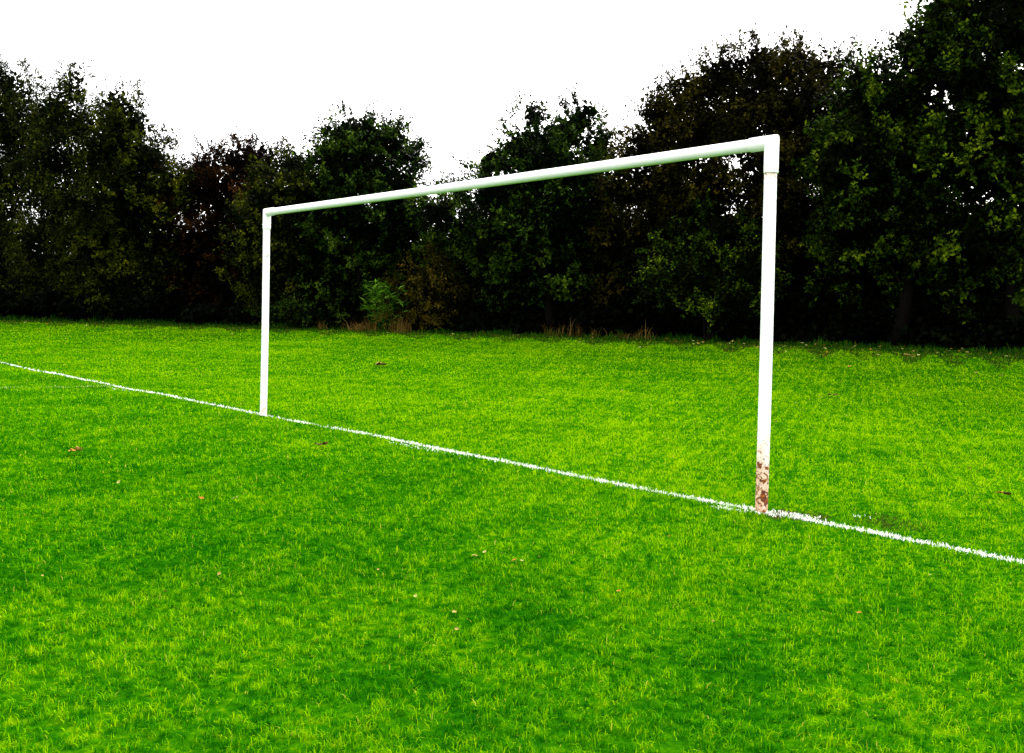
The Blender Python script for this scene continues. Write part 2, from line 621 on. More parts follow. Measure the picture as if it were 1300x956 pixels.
# the cloud is brightest around the veiled sun
sv = nd(nt, 'ShaderNodeVectorMath', operation='DOT_PRODUCT')
nt.links.new(tc.outputs['Generated'], sv.inputs[0])
sv.inputs[1].default_value = (math.sin(SUN_AZ) * math.cos(SUN_EL), math.cos(SUN_AZ) * math.cos(SUN_EL), math.sin(SUN_EL))
lobe = math_n(nt, 'POWER', math_n(nt, 'MAXIMUM', sv.outputs['Value'], 0.0), 4.0)
cc = mixc(nt, lobe, cc, (28.0, 27.6, 27.0))
mx = mixc(nt, .88, sky.outputs[0], cc)
bg = nd(nt, 'ShaderNodeBackground'); bg.inputs['Strength'].default_value = .072
nt.links.new(mx, bg.inputs[0])
wo = nd(nt, 'ShaderNodeOutputWorld'); nt.links.new(bg.outputs[0], wo.inputs[0])

sl = bpy.data.lights.new('sun', 'SUN')
sl.energy = 1.5; sl.angle = math.radians(18); sl.color = (1, .97, .92)
so = link(bpy.data.objects.new('sun', sl))
sd = Vector((math.sin(SUN_AZ) * math.cos(SUN_EL), math.cos(SUN_AZ) * math.cos(SUN_EL), math.sin(SUN_EL)))
so.rotation_euler = sd.to_track_quat('Z', 'Y').to_euler()
so.location = (0, -10, 12)

scene.view_settings.view_transform = 'Standard'
scene.view_settings.look = 'None'
scene.view_settings.gamma = 1
scene.view_settings.exposure = 2.05
scene.render.engine = 'CYCLES'
scene.cycles.max_bounces = 5
scene.cycles.diffuse_bounces = 3
scene.cycles.glossy_bounces = 2
scene.cycles.transmission_bounces = 2
scene.cycles.caustics_reflective = False
scene.cycles.caustics_refractive = False

# ------------------------------------------------------------------ ground sheet


def make_ground():
    def axis(lo, hi, step, far):
        core = np.arange(lo, hi + 1e-6, step)
        out = [far * k for k in (.08, .2, .45, 1.0)]
        return np.concatenate([[lo - v for v in out[::-1]], core, [hi + v for v in out]])
    xs = axis(-48, 12, .3, 900.0); ys = axis(-12, 42, .3, 900.0)
    X, Y = np.meshgrid(xs, ys)
    Z = ground(X, Y)
    V = np.stack([X, Y, Z], -1).reshape(-1, 3)
    nx, ny = len(xs), len(ys)
    i, j = np.meshgrid(np.arange(nx - 1), np.arange(ny - 1))
    a = (j * nx + i).ravel()
    Fc = np.stack([a, a + 1, a + nx + 1, a + nx], 1).ravel()
    o = np_mesh('ground', V, Fc, np.full(len(a), 4), M_GROUND, smooth=True)
    tag(o, kind='structure')


make_ground()

# ------------------------------------------------------------------ grass blades
LINE_W = 0.086
LINE_X0, LINE_X1 = -46.0, 9.0
BOX_X, BOX_Y0 = -12.55, -5.5


def line_mid(x):
    return .012 * np.sin(x * .9) + .008 * np.sin(x * 2.3 + 1)


def line_keep(x):
    """coverage of the paint along the line, 0..1"""
    g = .76 + .30 * lump(x, x * .37, .33, 4) + .22 * lump(x, x * .2, .17, 9)
    # thin, worn stretches
    for c, wd, a in ((-7.0, .5, .5), (-6.0, .35, .5), (-2.2, .08, .4), (-9.6, .12, .25), (.12, .18, .15)):
        g = g - a * np.exp(-((x - c) / wd) ** 2)
    return np.clip(g, .12, 1)


def blades(x, y, length, width, lean, tone, z0=None):
    n = len(x)
    z = ground(x, y) if z0 is None else z0
    a = rng.uniform(0, 2 * math.pi, n)
    ld = np.stack([np.cos(a), np.sin(a), np.zeros(n)], 1)
    b = a + rng.normal(math.pi / 2, .5, n)
    wd = np.stack([np.cos(b), np.sin(b), np.zeros(n)], 1)
    p0 = np.stack([x, y, z - .004], 1)
    L = length[:, None]; W = width[:, None]; ln = lean[:, None]
    up = np.array([0, 0, 1.0])
    p1 = p0 + (up * (1 - .25 * ln) + ld * ln * .38) * L * .55
    p2 = p1 + (up * (1 - .75 * ln) + ld * ln * 1.0) * L * .5
    V = np.stack([p0 - wd * W * .5, p0 + wd * W * .5, p1 + wd * W * .42, p1 - wd * W * .42, p2], 1).reshape(-1, 3)
    k = np.arange(n)[:, None] * 5
    Fc = np.concatenate([k + np.array([[0, 1, 2, 3]]), k + np.array([[3, 2, 4]])], 1).ravel()
    lt = np.tile([4, 3], n)
    return V, Fc, lt, np.repeat(tone, 5)


def scatter(r0, r1, dens):
    """random ground points in a sector around the standing place, wider than the view"""
    a0, a1 = YAW - .66, YAW + .60
    n = int(dens * .5 * (a1 - a0) * (r1 * r1 - r0 * r0))
    r = np.sqrt(rng.uniform(r0 * r0, r1 * r1, n)); a = rng.uniform(a0, a1, n)
    # step back one metre so that a step aside still finds grass
    return CAM[0] + np.sin(a) * r - math.sin(YAW) * 1.2, CAM[1] + np.cos(a) * r - math.cos(YAW) * 1.2, r


def in_paint(x, y):
    on = (np.abs(y - line_mid(x)) < LINE_W * .55) & (x > LINE_X0) & (x < LINE_X1)
    return on & (rng.random(len(x)) < line_keep(x) * .93)


def make_grass():
    Vs, Fs, Ls, Ts = [], [], [], []
    base = 0
    bands = [(2.6, 4.4, 15000, .0029, .034), (4.4, 6.5, 10500, .0036, .034), (6.5, 9.5, 5200, .0052, .036),
             (9.5, 14, 2300, .0080, .039), (14, 21, 1050, .0120, .042), (21, 32, 480, .017, .046), (32, 52, 175, .027, .052)]
    for r0, r1, dn, wd, ln in bands:
        x, y, r = scatter(r0, r1, dn)
        clump = .8 * lump(x, y, .055, 1.0) + .6 * lump(x + .3 * y, y, .13, 4.0) + .2 * lump(x, y, .5, 3.0)
        nn = NX * x + NY * y + .9 * lump(x, y, 1.6, 8) + .7 * lump(x, y, .5, 2)
        worn = 1.5 * np.exp(-((x - .22) / .26) ** 2 - ((y - .10) / .17) ** 2) + np.exp(-((x - .65) / .55) ** 2 - ((y - .40) / .28) ** 2) + .5 * np.exp(-((x + 3.6) / 1.6) ** 2 - ((y - .2) / .5) ** 2)
        k = ~in_paint(x, y) & (rng.random(len(x)) < np.clip(.76 + .5 * clump, .15, 1)) & (rng.random(len(x)) < 1 - .93 * sstep(20.5, 25.5, nn)) & (rng.random(len(x)) > worn * (.35 + .3 * lump(x, y, .12, 7)))
        # bare trodden soil at the feet of the two posts
        for cx, cy, rad in ((.12, .04, .16), (-7.32, 0, .09)):
            k &= (np.hypot((x - cx), (y - cy) * 1.6) > rad) | (rng.random(len(x)) < .3)
        x, y, clump = x[k], y[k], clump[k]
        n = len(x)
        L = ln * rng.uniform(.55, 1.25, n) * (1 + .40 * clump).clip(.4, 2)
        tall = rng.random(n) < .006
        L[tall] *= rng.uniform(1.2, 1.7, tall.sum())
        W = wd * rng.uniform(.65, 1.3, n)
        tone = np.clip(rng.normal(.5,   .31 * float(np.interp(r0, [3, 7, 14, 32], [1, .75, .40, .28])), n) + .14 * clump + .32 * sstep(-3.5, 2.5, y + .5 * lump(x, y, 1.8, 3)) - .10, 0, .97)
        tone[rng.random(n) < .007] = 1.0
        lean = np.clip(rng.normal(.82, .32, n), .05, 1.35)
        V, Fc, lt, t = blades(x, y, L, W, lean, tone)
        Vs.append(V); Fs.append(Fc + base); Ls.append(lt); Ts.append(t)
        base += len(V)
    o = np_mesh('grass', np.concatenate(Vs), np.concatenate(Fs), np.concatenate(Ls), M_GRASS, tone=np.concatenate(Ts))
    tag(o, 'short mown bright green grass of the pitch', 'grass', kind='stuff')


make_grass()

# ------------------------------------------------------------------ painted lines on the turf
M_LINE = mat_toned('line_paint', [(0, (.62, .70, .50)), (.35, (.78, .80, .74)), (1, (.84, .84, .82))], .1, .1)
M_FAINT = mat_toned('faded_paint', [(0, (.08, .22, .003)), (.5, (.17, .29, .03)), (1, (.34, .42, .16))], .2, .1)


def painted(name, label, pts_xy, L, W, tone, mat):
    x, y = pts_xy
    V, Fc, lt, t = blades(x, y, L, W, np.clip(rng.normal(.75, .3, len(x)), .1, 1.2), tone)
    o = np_mesh(name, V, Fc, lt, mat, tone=t)
    tag(o, label, 'painted line', kind='structure')
    return o


def make_lines():
    xs, ys, Ls, Ws = [], [], [], []
    for a, b, dn, w_, l_ in ((-3.5, 9, 5600, .0048, .030), (-8, -3.5, 3600, .0065, .032), (-15, -8, 1500, .010, .036), (-46, -15, 420, .018, .045)):
        n = int((b - a) * LINE_W * 1.6 * dn)
        x = rng.uniform(a, b, n)
        half = LINE_W * .5 * (1 + .22 * lump(x, x * .6, .12, 6) + .15 * lump(x, x * .3, .4, 2))
        y = line_mid(x) + np.clip(rng.normal(0, .55, n), -1.5, 1.5) * half
        k = rng.random(n) < line_keep(x)
        xs.append(x[k]); ys.append(y[k])
        Ls.append(l_ * rng.uniform(.6, 1.2, k.sum())); Ws.append(w_ * rng.uniform(.7, 1.4, k.sum()))
    # overspray splashes beside the right-hand post
    for cx, cy, rx, ry, n in ((-.19, -.12, .07, .02, 90), (.22, .09, .10, .025, 170), (.85, .02, .03, .02, 40), (.45, .42, .03, .02, 14), (.05, -.06, .08, .02, 60), (-3.75, -.13, .3, .03, 120), (-12.2, -.16, .35, .04, 60)):
        xs.append(rng.normal(cx, rx, n)); ys.append(rng.normal(cy, ry, n))
        Ls.append(.028 * rng.uniform(.6, 1.2, n)); Ws.append(.0065 * rng.uniform(.7, 1.4, n))
    x, y = np.concatenate(xs), np.concatenate(ys)
    painted('goal_line', 'ragged white painted line running under both goal posts', (x, y), np.concatenate(Ls), np.concatenate(Ws), rng.uniform(0, 1, len(x)), M_LINE)
    n = 800
    y = rng.uniform(BOX_Y0, -.1, n); x = BOX_X + rng.normal(0, .06, n)
    k = rng.random(n) < np.clip(.55 + .6 * lump(y, y * .4, .6, 3), .05, 1)
    x, y = x[k], y[k]
    painted('goal_area_line', 'faded side line of the goal area', (x, y), .045 * rng.uniform(.6, 1.2, len(x)), .014 * rng.uniform(.7, 1.4, len(x)), rng.uniform(0, 1, len(x)), M_FAINT)


make_lines()

# ------------------------------------------------------------------ the goal
GW, GH, PR, SR = 7.32, 2.415, 0.0410, 0.0472
M_POST_R = mat_paint('paint_rusty_post', .02, .92, .36, 3.1, .72)
M_POST_L = mat_paint('paint_post', -.1, .75, .22, 11.7)
M_BAR = mat_paint('paint_crossbar', -5, -4, .0, 5.3)
M_FIT = mat_paint('paint_fitting', -5, -4, .0, 8.9)
M_BOLT = mat_plain('bolt_steel', (.5, .48, .45), (.7, .69, .66), 60, .5, .4)

goal = empty('goal_frame', (-GW / 2, 0, 0))
tag(goal, 'white tubular football goal without a net, one post rusting at its foot', 'football goal')


def loc(p): return np.asarray(p, float) - np.array([-GW / 2, 0, 0])


def post(x, mat, label):
    b = MB()
    zs = np.linspace(-.25, GH - .02, 26)
    b.tube([loc((x + .002 * math.sin(z * 2.1 + x), .002 * math.sin(z * 1.7), z)) for z in zs], [PR] * len(zs), 40)
    o = b.build('post', mat, goal)
    if label: o['label'] = label
    return o


pr = post(0, M_POST_R, 'white post with paint flaking to rust at its foot')
pl = post(-GW, M_POST_L, None)
b = MB()
n = 40
xs = np.linspace(-GW + .01, -.01, n)
zc = GH - .0
b.tube([loc((x, 0, GH - .0 - .006 * math.sin(math.pi * (x + GW) / GW))) for x in xs], [PR] * n, 40)
b.build('crossbar', M_BAR, goal)


def elbow(x, sgn):
    """mitred corner sleeve: down over the post and along over the bar"""
    b = MB()
    N = 48
    dn, al = .20, .17
    lip = .004

    def ring_post(z, r):   # horizontal ring, optionally cut by the mitre plane
        return [(x + r * math.cos(2 * math.pi * k / N), r * math.sin(2 * math.pi * k / N), z) for k in range(N)]
    rings = []
    rings.append(ring_post(GH - dn, PR + .0008))
    rings.append(ring_post(GH - dn, SR - .001))
    rings.append(ring_post(GH - dn + .004, SR))
    rings.append(ring_post(GH - .09, SR))
    # mitre: plane through (x, 0, GH) at 45 degrees; z - GH = -sgn*(X - x) ... outer corner on the far side of the bar
    mit = []
    for k in range(N):
        a = 2 * math.pi * k / N
        X = SR * math.cos(a); Y = SR * math.sin(a)
        mit.append((x + X, Y, GH + sgn * X))
    # soften the corner: a ring just below, then the mitre pulled slightly in
    soft = [(p[0] - sgn * .0025 * (1 if sgn * (p[0] - x) > .03 else 0), p[1], p[2] - .0025 * (1 if sgn * (p[0] - x) > .03 else 0)) for p in mit]
    pre = [(q[0], q[1], q[2] - .010) for q in mit]
    rings.append(pre)
    rings.append(soft)
    post_ = [(q[0] - sgn * .010, q[1], q[2]) for q in mit]
    rings.append(post_)

    def ring_bar(X, r):
        return [(X, r * math.sin(2 * math.pi * k / N), GH + sgn * r * math.cos(2 * math.pi * k / N)) for k in range(N)]
    rings.append(ring_bar(x - sgn * .09, SR))
    rings.append(ring_bar(x - sgn * (al - .004), SR))
    rings.append(ring_bar(x - sgn * al, SR - .001))
    rings.append(ring_bar(x - sgn * al, PR + .0008))
    V = [loc(p) for r in rings for p in r]
    Fc = []
    for i in range(len(rings) - 1):
        for k in range(N):
            k2 = (k + 1) % N
            f = (i * N + k, i * N + k2, (i + 1) * N + k2, (i + 1) * N + k)
            Fc.append(f)
    b.add(V, Fc)
    o = b.build('corner_fitting', M_FIT, goal, smooth=True)
    bm = bmesh.new(); bm.from_mesh(o.data); bmesh.ops.recalc_face_normals(bm, faces=bm.faces); bm.to_mesh(o.data); bm.free()
    s = MB()
    # grub screw on the sleeve
    s.tube([loc((x + .0, -SR + .002, GH - .15)), loc((x, -SR - .006, GH - .15))], [.007, .007], 12)
    s.build('grub_screw', M_FIT, o)
    return o


elbow(0, 1)
elbow(-GW, -1)
# hook bolt on the left post (towards the right) and a small stud on the right one
s = MB()
s.tube([loc((-GW + PR - .006, -.01, 1.90)), loc((-GW + PR + .022, -.012, 1.90))], [.011, .011], 12)
s.tube([loc((-GW + PR + .022, -.012, 1.90)), loc((-GW + PR + .034, -.012, 1.90))], [.019, .019], 6)
s.build('hook_bolt', M_BOLT, pl, smooth=False)

# ------------------------------------------------------------------ trees
TG = 'trees along the edge of the pitch'
tree('birch_tree', 'airy birch tree at the far left edge with sky showing through its thin leaves', 'tree', 'birch', 12, 2.0,
     [(12, 118, 34, 38), (30, 168, 42, 46), (-18, 170, 50, 55), (8, 235, 60, 50), (-25, 300, 60, 60), (25, 325, 50, 50), (5, 375, 60, 38)],
     leaf=.085, per_m2=520, thr=-.2, inner=30, group=TG, droop=.5, spray=(.4, .8), trunk_top=(20, 110), bark=M_BIRCH, trunk_r=.10, whips=10)
tree('birch_tree', 'slender birch with a pale leaning trunk, second tree from the left', 'tree', 'birch', 84, 1.0,
     [(90, 112, 24, 30), (72, 150, 30, 38), (104, 165, 30, 36), (60, 205, 32, 42), (108, 215, 38, 40), (88, 262, 44, 40), (60, 310, 46, 44), (112, 320, 48, 46), (84, 375, 60, 36)],
     leaf=.085, per_m2=520, thr=-.2, inner=30, group=TG, droop=.45, spray=(.4, .8), trunk_top=(60, 185), bark=M_BIRCH, trunk_r=.11, whips=12)
tree('alder_tree', 'dark pointed tree between the birches and the purple leaved trees', 'tree', 'olive', 168, 0,
     [(150, 132, 20, 24), (162, 165, 32, 36), (140, 200, 38, 40), (182, 212, 40, 40), (165, 255, 58, 48), (210, 245, 34, 34), (140, 300, 50, 50), (198, 310, 52, 52), (165, 365, 70, 42)],
     leaf=.095, per_m2=370, thr=-.48, inner=40, group=TG, spray=(.3, .7), whips=12)
tree('hawthorn_tree', 'purple brown leaved tree in the dip left of the left goal post', 'tree', 'red', 270, 1.2,
     [(262, 214, 26, 24), (305, 206, 30, 26), (335, 205, 24, 24), (245, 245, 36, 36), (290, 252, 48, 42), (335, 255, 40, 42), (265, 310, 52, 50), (320, 320, 50, 50), (285, 370, 66, 42)],
     leaf=.09, per_m2=390, thr=-.38, inner=40, group=TG, whips=12)
tree('hawthorn_tree', 'rounded olive leaved tree just behind the left goal post', 'tree', 'olive', 365, -.8,
     [(372, 215, 26, 26), (345, 255, 36, 34), (392, 250, 36, 36), (330, 295, 38, 36), (378, 300, 48, 42), (350, 345, 52, 44), (400, 350, 44, 44), (370, 382, 56, 30)],
     leaf=.095, per_m2=400, thr=-.48, inner=42, group=TG, whips=6)
tree('field_maple', 'round topped green tree framed by the left half of the goal', 'tree', 'green', 462, 0,
     [(452, 172, 36, 28), (420, 198, 30, 28), (490, 180, 32, 26), (515, 205, 24, 24), (450, 222, 52, 36), (500, 240, 40, 32), (430, 275, 50, 42), (505, 285, 48, 40), (470, 325, 62, 46), (420, 350, 44, 40), (520, 335, 40, 40), (465, 375, 64, 34)],
     leaf=.105, per_m2=380, thr=-.36, inner=38, group=TG, whips=10)
tree('elder_shrub', 'low airy shrub in the gap between the two trees inside the goal', 'shrub', 'green', 574, .6,
     [(580, 252, 26, 20), (555, 268, 28, 24), (602, 268, 26, 24), (578, 285, 38, 30), (560, 312, 36, 30), (596, 316, 36, 34), (572, 352, 52, 34)],
     leaf=.09, per_m2=400, thr=-.30, inner=24, group=TG, whips=4, trunk_r=.07)
tree('ash_tree', 'dark green tree with two tops rising over the middle of the crossbar', 'tree', 'green', 700, 0,
     [(676, 146, 16, 18), (740, 146, 22, 22), (716, 172, 32, 28), (668, 185, 34, 26), (755, 190, 26, 26), (628, 208, 26, 20), (700, 215, 62, 30), (640, 250, 48, 36), (755, 245, 42, 38), (700, 275, 66, 42), (640, 310, 50, 44), (760, 305, 48, 42), (700, 340, 70, 46), (640, 368, 48, 34), (760, 368, 50, 36)],
     leaf=.105, per_m2=380, thr=-.34, inner=40, group=TG, whips=8, trunk_r=.16)
tree('cherry_plum_tree', 'brown leaved tree with twigs arching left above the right half of the crossbar', 'tree', 'brown', 868, .4,
     [(842, 150, 34, 28), (880, 118, 36, 30), (918, 100, 36, 30), (815, 190, 32, 30), (868, 180, 52, 42), (925, 160, 52, 48), (835, 240, 48, 44), (895, 245, 60, 50), (845, 300, 54, 44), (905, 315, 60, 50), (860, 365, 64, 40), (795, 240, 30, 30), (800, 300, 40, 44), (800, 360, 44, 44)],
     leaf=.09, per_m2=390, thr=-.36, inner=40, group=TG, spray=(.35, .75), whips=16, trunk_r=.15,
     arches=[((842, 170, -.3), (812, 172, -.5), (780, 188, -.6)), ((838, 200, 0), (815, 196, -.2), (793, 206, -.4)), ((880, 110, 0), (872, 92, 0), (862, 78, 0)), ((930, 90, 0), (942, 55, 0), (940, 34, 0))])
tree('plum_tree', 'tall brownish tree behind the right goal post top', 'tree', 'brown', 1000, 1.0,
     [(968, 82, 36, 28), (1010, 88, 40, 30), (1050, 98, 34, 30), (960, 130, 46, 40), (1020, 140, 56, 44), (985, 200, 62, 52), (1050, 200, 50, 50), (990, 270, 66, 54), (1050, 290, 56, 54), (1000, 345, 70, 50)],
     leaf=.09, per_m2=390, thr=-.5, inner=36, group=TG, spray=(.35, .75), whips=16, trunk_r=.15,
     arches=[((1000, 75, 0), (1015, 55, 0), (1008, 36, 0)), ((1062, 85, 0), (1080, 70, 0), (1085, 48, 0))])
tree('oak_tree', 'tallest tree, bright leaved and right of the right goal post', 'tree', 'lime', 1140, -.6,
     [(1222, -60, 50, 50), (1206, 6, 36, 40), (1168, 62, 34, 34), (1105, 108, 36, 30), (1200, 75, 48, 46), (1085, 155, 44, 38), (1145, 140, 56, 48), (1075, 210, 46, 44), (1130, 220, 62, 52), (1185, 190, 52, 54), (1095, 280, 60, 50), (1165, 290, 60, 54), (1100, 345, 60, 44), (1170, 360, 64, 44)],
     leaf=.11, per_m2=380, thr=-.5, inner=44, group=TG, whips=8, trunk_r=.18)
tree('oak_tree', 'tall dense tree filling the right edge of the picture', 'tree', 'lime', 1290, -.2,
     [(1280, -70, 70, 60), (1350, -40, 70, 70), (1258, 30, 52, 52), (1320, 40, 60, 60), (1250, 120, 54, 54), (1320, 130, 64, 60), (1250, 210, 60, 56), (1330, 225, 66, 60), (1240, 300, 58, 52), (1310, 310, 66, 56), (1250, 370, 60, 44), (1330, 375, 66, 44), (1390, 120, 60, 70), (1400, 260, 60, 70)],
     leaf=.11, per_m2=370, thr=-.5, inner=44, group=TG, whips=4, trunk_r=.18)
SG = 'shrubs at the foot of the trees'
tree('hazel_shrub', 'low spreading shrub with lighter leaves left of the right goal post', 'shrub', 'lime', 900, -1.6,
     [(868, 322, 40, 24), (915, 300, 40, 30), (948, 335, 34, 34), (850, 352, 34, 22), (900, 360, 56, 36), (945, 385, 44, 26)],
     leaf=.085, per_m2=380, thr=-.22, inner=24, group=SG, overhang=0, trunk_r=.06, stems=3, spray=(.3, .7))
tree('bramble_bush', 'brownish bramble mound in front of the trees inside the goal', 'shrub', 'bramble', 548, -1.4,
     [(545, 378, 36, 28), (520, 398, 28, 16), (572, 395, 32, 20), (540, 345, 22, 18)],
     leaf=.07, per_m2=420, thr=-.3, inner=24, group=SG, overhang=0, trunk_r=.03, stems=4, spray=(.3, .7), whips=6)
tree('bramble_bush', 'low dark bramble at the grass edge right behind the left goal post', 'shrub', 'green', 385, -2.0,
     [(375, 396, 26, 12), (405, 400, 24, 10), (350, 398, 22, 10)],
     leaf=.07, per_m2=420, thr=-.3, inner=24, group=SG, overhang=0, trunk_r=.02, stems=3, spray=(.2, .5))


def understorey():
    """the dense thicket behind and under the trees, one dark mass"""
    Vs, Ts = [], []
    for px in range(-90, 1420, 9):
        for k in range(2):
            dq = rng.uniform(-.6, 4.2); d = tree_d(px) + dq
            c = P(px + rng.uniform(-6, 6), 420, d)
            gz = float(ground(c[0], c[1]))
            top = 3.6 + .35 * math.sin(px * .021) + .3 * math.sin(px * .057)
            if 545 < px < 600: top = 2.3
            if px < 130: top = 2.4
            n = 1150
            top = min(top, float(np.interp(dq, [-.6, .6, 2.0], [.9, 1.3, 4.2])))
            p = np.stack([c[0] + rng.normal(0, .32, n), c[1] + rng.normal(0, .32, n), gz + .02 + rng.random(n) ** .9 * (top * .5 + rng.normal(0, .25)) + .5 * k * top], 1)
            L = rng.uniform(.10, .26, n)
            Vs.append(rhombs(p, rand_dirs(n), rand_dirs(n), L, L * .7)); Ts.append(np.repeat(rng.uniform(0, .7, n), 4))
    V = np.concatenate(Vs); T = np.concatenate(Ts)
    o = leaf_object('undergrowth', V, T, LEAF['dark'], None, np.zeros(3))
    tag(o, 'dense dark thicket under and behind the trees', 'undergrowth', kind='stuff')


understorey()

# ------------------------------------------------------------------ long grass, weeds and dry stalks at the tree line
M_FRINGE = mat_toned('rough_grass', [(0, (.001, .014, .0003)), (.6, (.008, .048, .0005)), (.95, (.028, .095, .0005)), (1, (.07, .06, .006))], .2)  # rough grass greens, darkened to include the trees' shade on the verge
M_DRY = mat_toned('dry_stalks', [(0, (.03, .015, .002)), (.5, (.10, .055, .008)), (1, (.26, .17, .04))], .2)
M_WEED = mat_toned('weed_leaf', [(0, (.01, .07, .002)), (.5, (.08, .22, .006)), (1, (.20, .36, .03))], .25)


def fringe():
    xs, ys, dist = [], [], []
    for px in range(-60, 1380, 2):
        k = 130
        d = tree_d(px) + 1.0 - 6.0 * rng.random(k) ** 1.5 * (1 + .25 * math.sin(px * .11))
        dist.append(tree_d(px) - d)
        pp = np.array([P(px + rng.uniform(-2, 2), 420, v) for v in d])
        xs.append(pp[:, 0]); ys.append(pp[:, 1])
    x, y = np.concatenate(xs), np.concatenate(ys)
    h = .20 * rng.uniform(.4, 1.3, len(x)) * (1 + .8 * lump(x, y, .7, 2) + .5 * lump(x, y, .25, 5))
    h = np.clip(h, .05, .5) * np.interp(np.concatenate(dist), [0, 1.2, 2.4, 4], [1, .9, .42, .30])
    V, Fc, lt, t = blades(x, y, h, .022 * rng.uniform(.6, 1.4, len(x)), np.clip(rng.normal(.6, .3, len(x)), .05, 1.1), np.clip(rng.uniform(0, .95, len(x)) + np.interp(np.concatenate(dist), [.5, 4], [0, .25]), 0, 1))  # darkest by the trees, so the painted shade fades toward the pitch
    o = np_mesh('rough_grass', V, Fc, lt, M_FRINGE, tone=t)
    tag(o, 'longer rough grass along the foot of the trees, coloured dark for their shade', 'grass', kind='stuff')


fringe()


def stalks(name, label, cat, px, dd, n, spread, h, lean, mat, group, wd=.012):
    d = tree_d(px) + dd
    c = P(px, 420, d); c[2] = ground(c[0], c[1])
    x = np.clip(rng.normal(0, spread, n), -1.6 * spread, 1.6 * spread); y = np.clip(rng.normal(0, spread, n), -1.6 * spread, 1.6 * spread)
    V, Fc, lt, t = blades(x, y, h * rng.uniform(.45, 1.15, n), wd * rng.uniform(.6, 1.3, n), np.clip(rng.normal(lean, .25, n), .05, 1.2), rng.uniform(0, 1, n), z0=np.zeros(n))
    o = np_mesh(name, V, Fc, lt, mat, tone=t)
    o.location = c
    tag(o, label, cat, group)


DG = 'dry grass clumps at the foot of the trees'
stalks('dry_grass_clump', 'widest tan dry grass clump, left of the bramble mound', 'dry grass', 462, -2.0, 300, .34, .60, .85, M_DRY, DG)
stalks('dry_grass_clump', 'tan dry grass clump leaning against the left side of the bramble mound', 'dry grass', 508, -2.0, 130, .24, .8, .6, M_DRY, DG)
stalks('dry_grass_clump', 'short tan dry grass clump right behind the left goal post', 'dry grass', 408, -1.9, 40, .14, .5, .5, M_DRY, DG)
stalks('dry_grass_clump', 'upright tan dry grass clump below the two topped tree', 'dry grass', 708, -1.7, 42, .22, .75, .6, M_DRY, DG)
stalks('dry_grass_clump', 'smaller tan dry grass clump just right of the upright one', 'dry grass', 732, -1.6, 26, .16, .75, .65, M_DRY, DG)
stalks('dry_grass_clump', 'tan dry grass clump below the dip between two topped and brown leaved tree', 'dry grass', 757, -1.7, 22, .18, .6, .7, M_DRY, DG)
stalks('dry_grass_clump', 'bent tan dry grass clump below the brown leaved tree', 'dry grass', 798, -1.7, 46, .24, .55, .85, M_DRY, DG)
stalks('dry_grass_clump', 'thin tan dry grass clump nearest the lighter leaved low shrub', 'dry grass', 822, -1.6, 22, .18, .6, .6, M_DRY, DG)


def weed():
    d = tree_d(490) - 1.5
    c = P(490, 420, d); c[2] = ground(c[0], c[1])
    root = empty('tall_weed', c)
    tag(root, 'tall pale green leafy weed in front of the round topped tree', 'weed')
    st, Vs, Ts = MB(), [], []
    for k in range(30):
        a = rng.uniform(0, 6.28); r0 = rng.uniform(0, .65)
        b = np.array([r0 * math.cos(a), r0 * math.sin(a), 0]); hh = rng.uniform(1.1, 1.85)
        e = b * 1.3 + np.array([rng.normal(0, .1), rng.normal(0, .1), hh])
        pts = wobble(b, e, 5, .03)
        st.tube(pts, [.012, .011, .010, .008, .006, .003], 6)
        n = 20
        t = rng.uniform(.25, 1, n)
        p = b + (e - b) * t[:, None]
        an = rng.uniform(0, 6.28, n)
        ax = unit(np.stack([np.cos(an), np.sin(an), rng.uniform(-.2, .8, n)], 1))
        L = rng.uniform(.2, .42, n)
        Vs.append(rhombs(p, ax, unit(np.array([0, 0, 1.0]) + rng.normal(size=(n, 3)) * .3), L, L * .2)); Ts.append(np.repeat(rng.uniform(0, 1, n), 4))
    st.build('stems', M_WEED, root)
    V = np.concatenate(Vs)
    leaf_object('leaves', V, np.concatenate(Ts), M_WEED, root, np.zeros(3))


weed()

# ------------------------------------------------------------------ fallen leaves
M_FALL = [mat_plain('fallen_tan', (.21, .135, .02), (.34, .25, .06), 14, .8),
          mat_plain('fallen_pale', (.25, .25, .05), (.36, .34, .10), 14, .8),
          mat_plain('fallen_brown', (.035, .014, .002), (.10, .045, .008), 14, .8),
          mat_plain('fallen_orange', (.27, .10, .005), (.40, .19, .012), 14, .8)]


def leaf_mesh(name, mat, L, curl):
    """a curled, cupped leaf with a pointed oval outline and a short stalk"""
    b = MB()
    prof = [(0, .02), (.12, .34), (.32, .5), (.55, .47), (.78, .29), (.93, .12), (1.0, .01)]
    V, Fc = [], []
    for t, hw in prof:
        z = curl * L * (t - .5) ** 2 * 1.4
        for s in (-1, -.5, 0, .5, 1):
            V.append(((t - .5) * L, s * hw * L * .62, z + abs(s) ** 1.5 * hw * L * .35 * (1 + .3 * math.sin(9 * t + s))))
    for i in range(len(prof) - 1):
        for k in range(4):
            a = i * 5 + k
            Fc.append((a, a + 1, a + 6, a + 5))
    b.add(V, Fc)
    b.tube([(-.5 * L, 0, curl * L * .35), (-.68 * L, .04 * L, curl * L * .5)], [.0016, .001], 5)
    me = bpy.data.meshes.new(name)
    me.from_pydata(b.v, [], b.f); me.update(); me.materials.append(mat)
    return me


FM = [[leaf_mesh('fallen_leaf', mt, .075, c) for c in (.3, .7)] for mt in M_FALL]


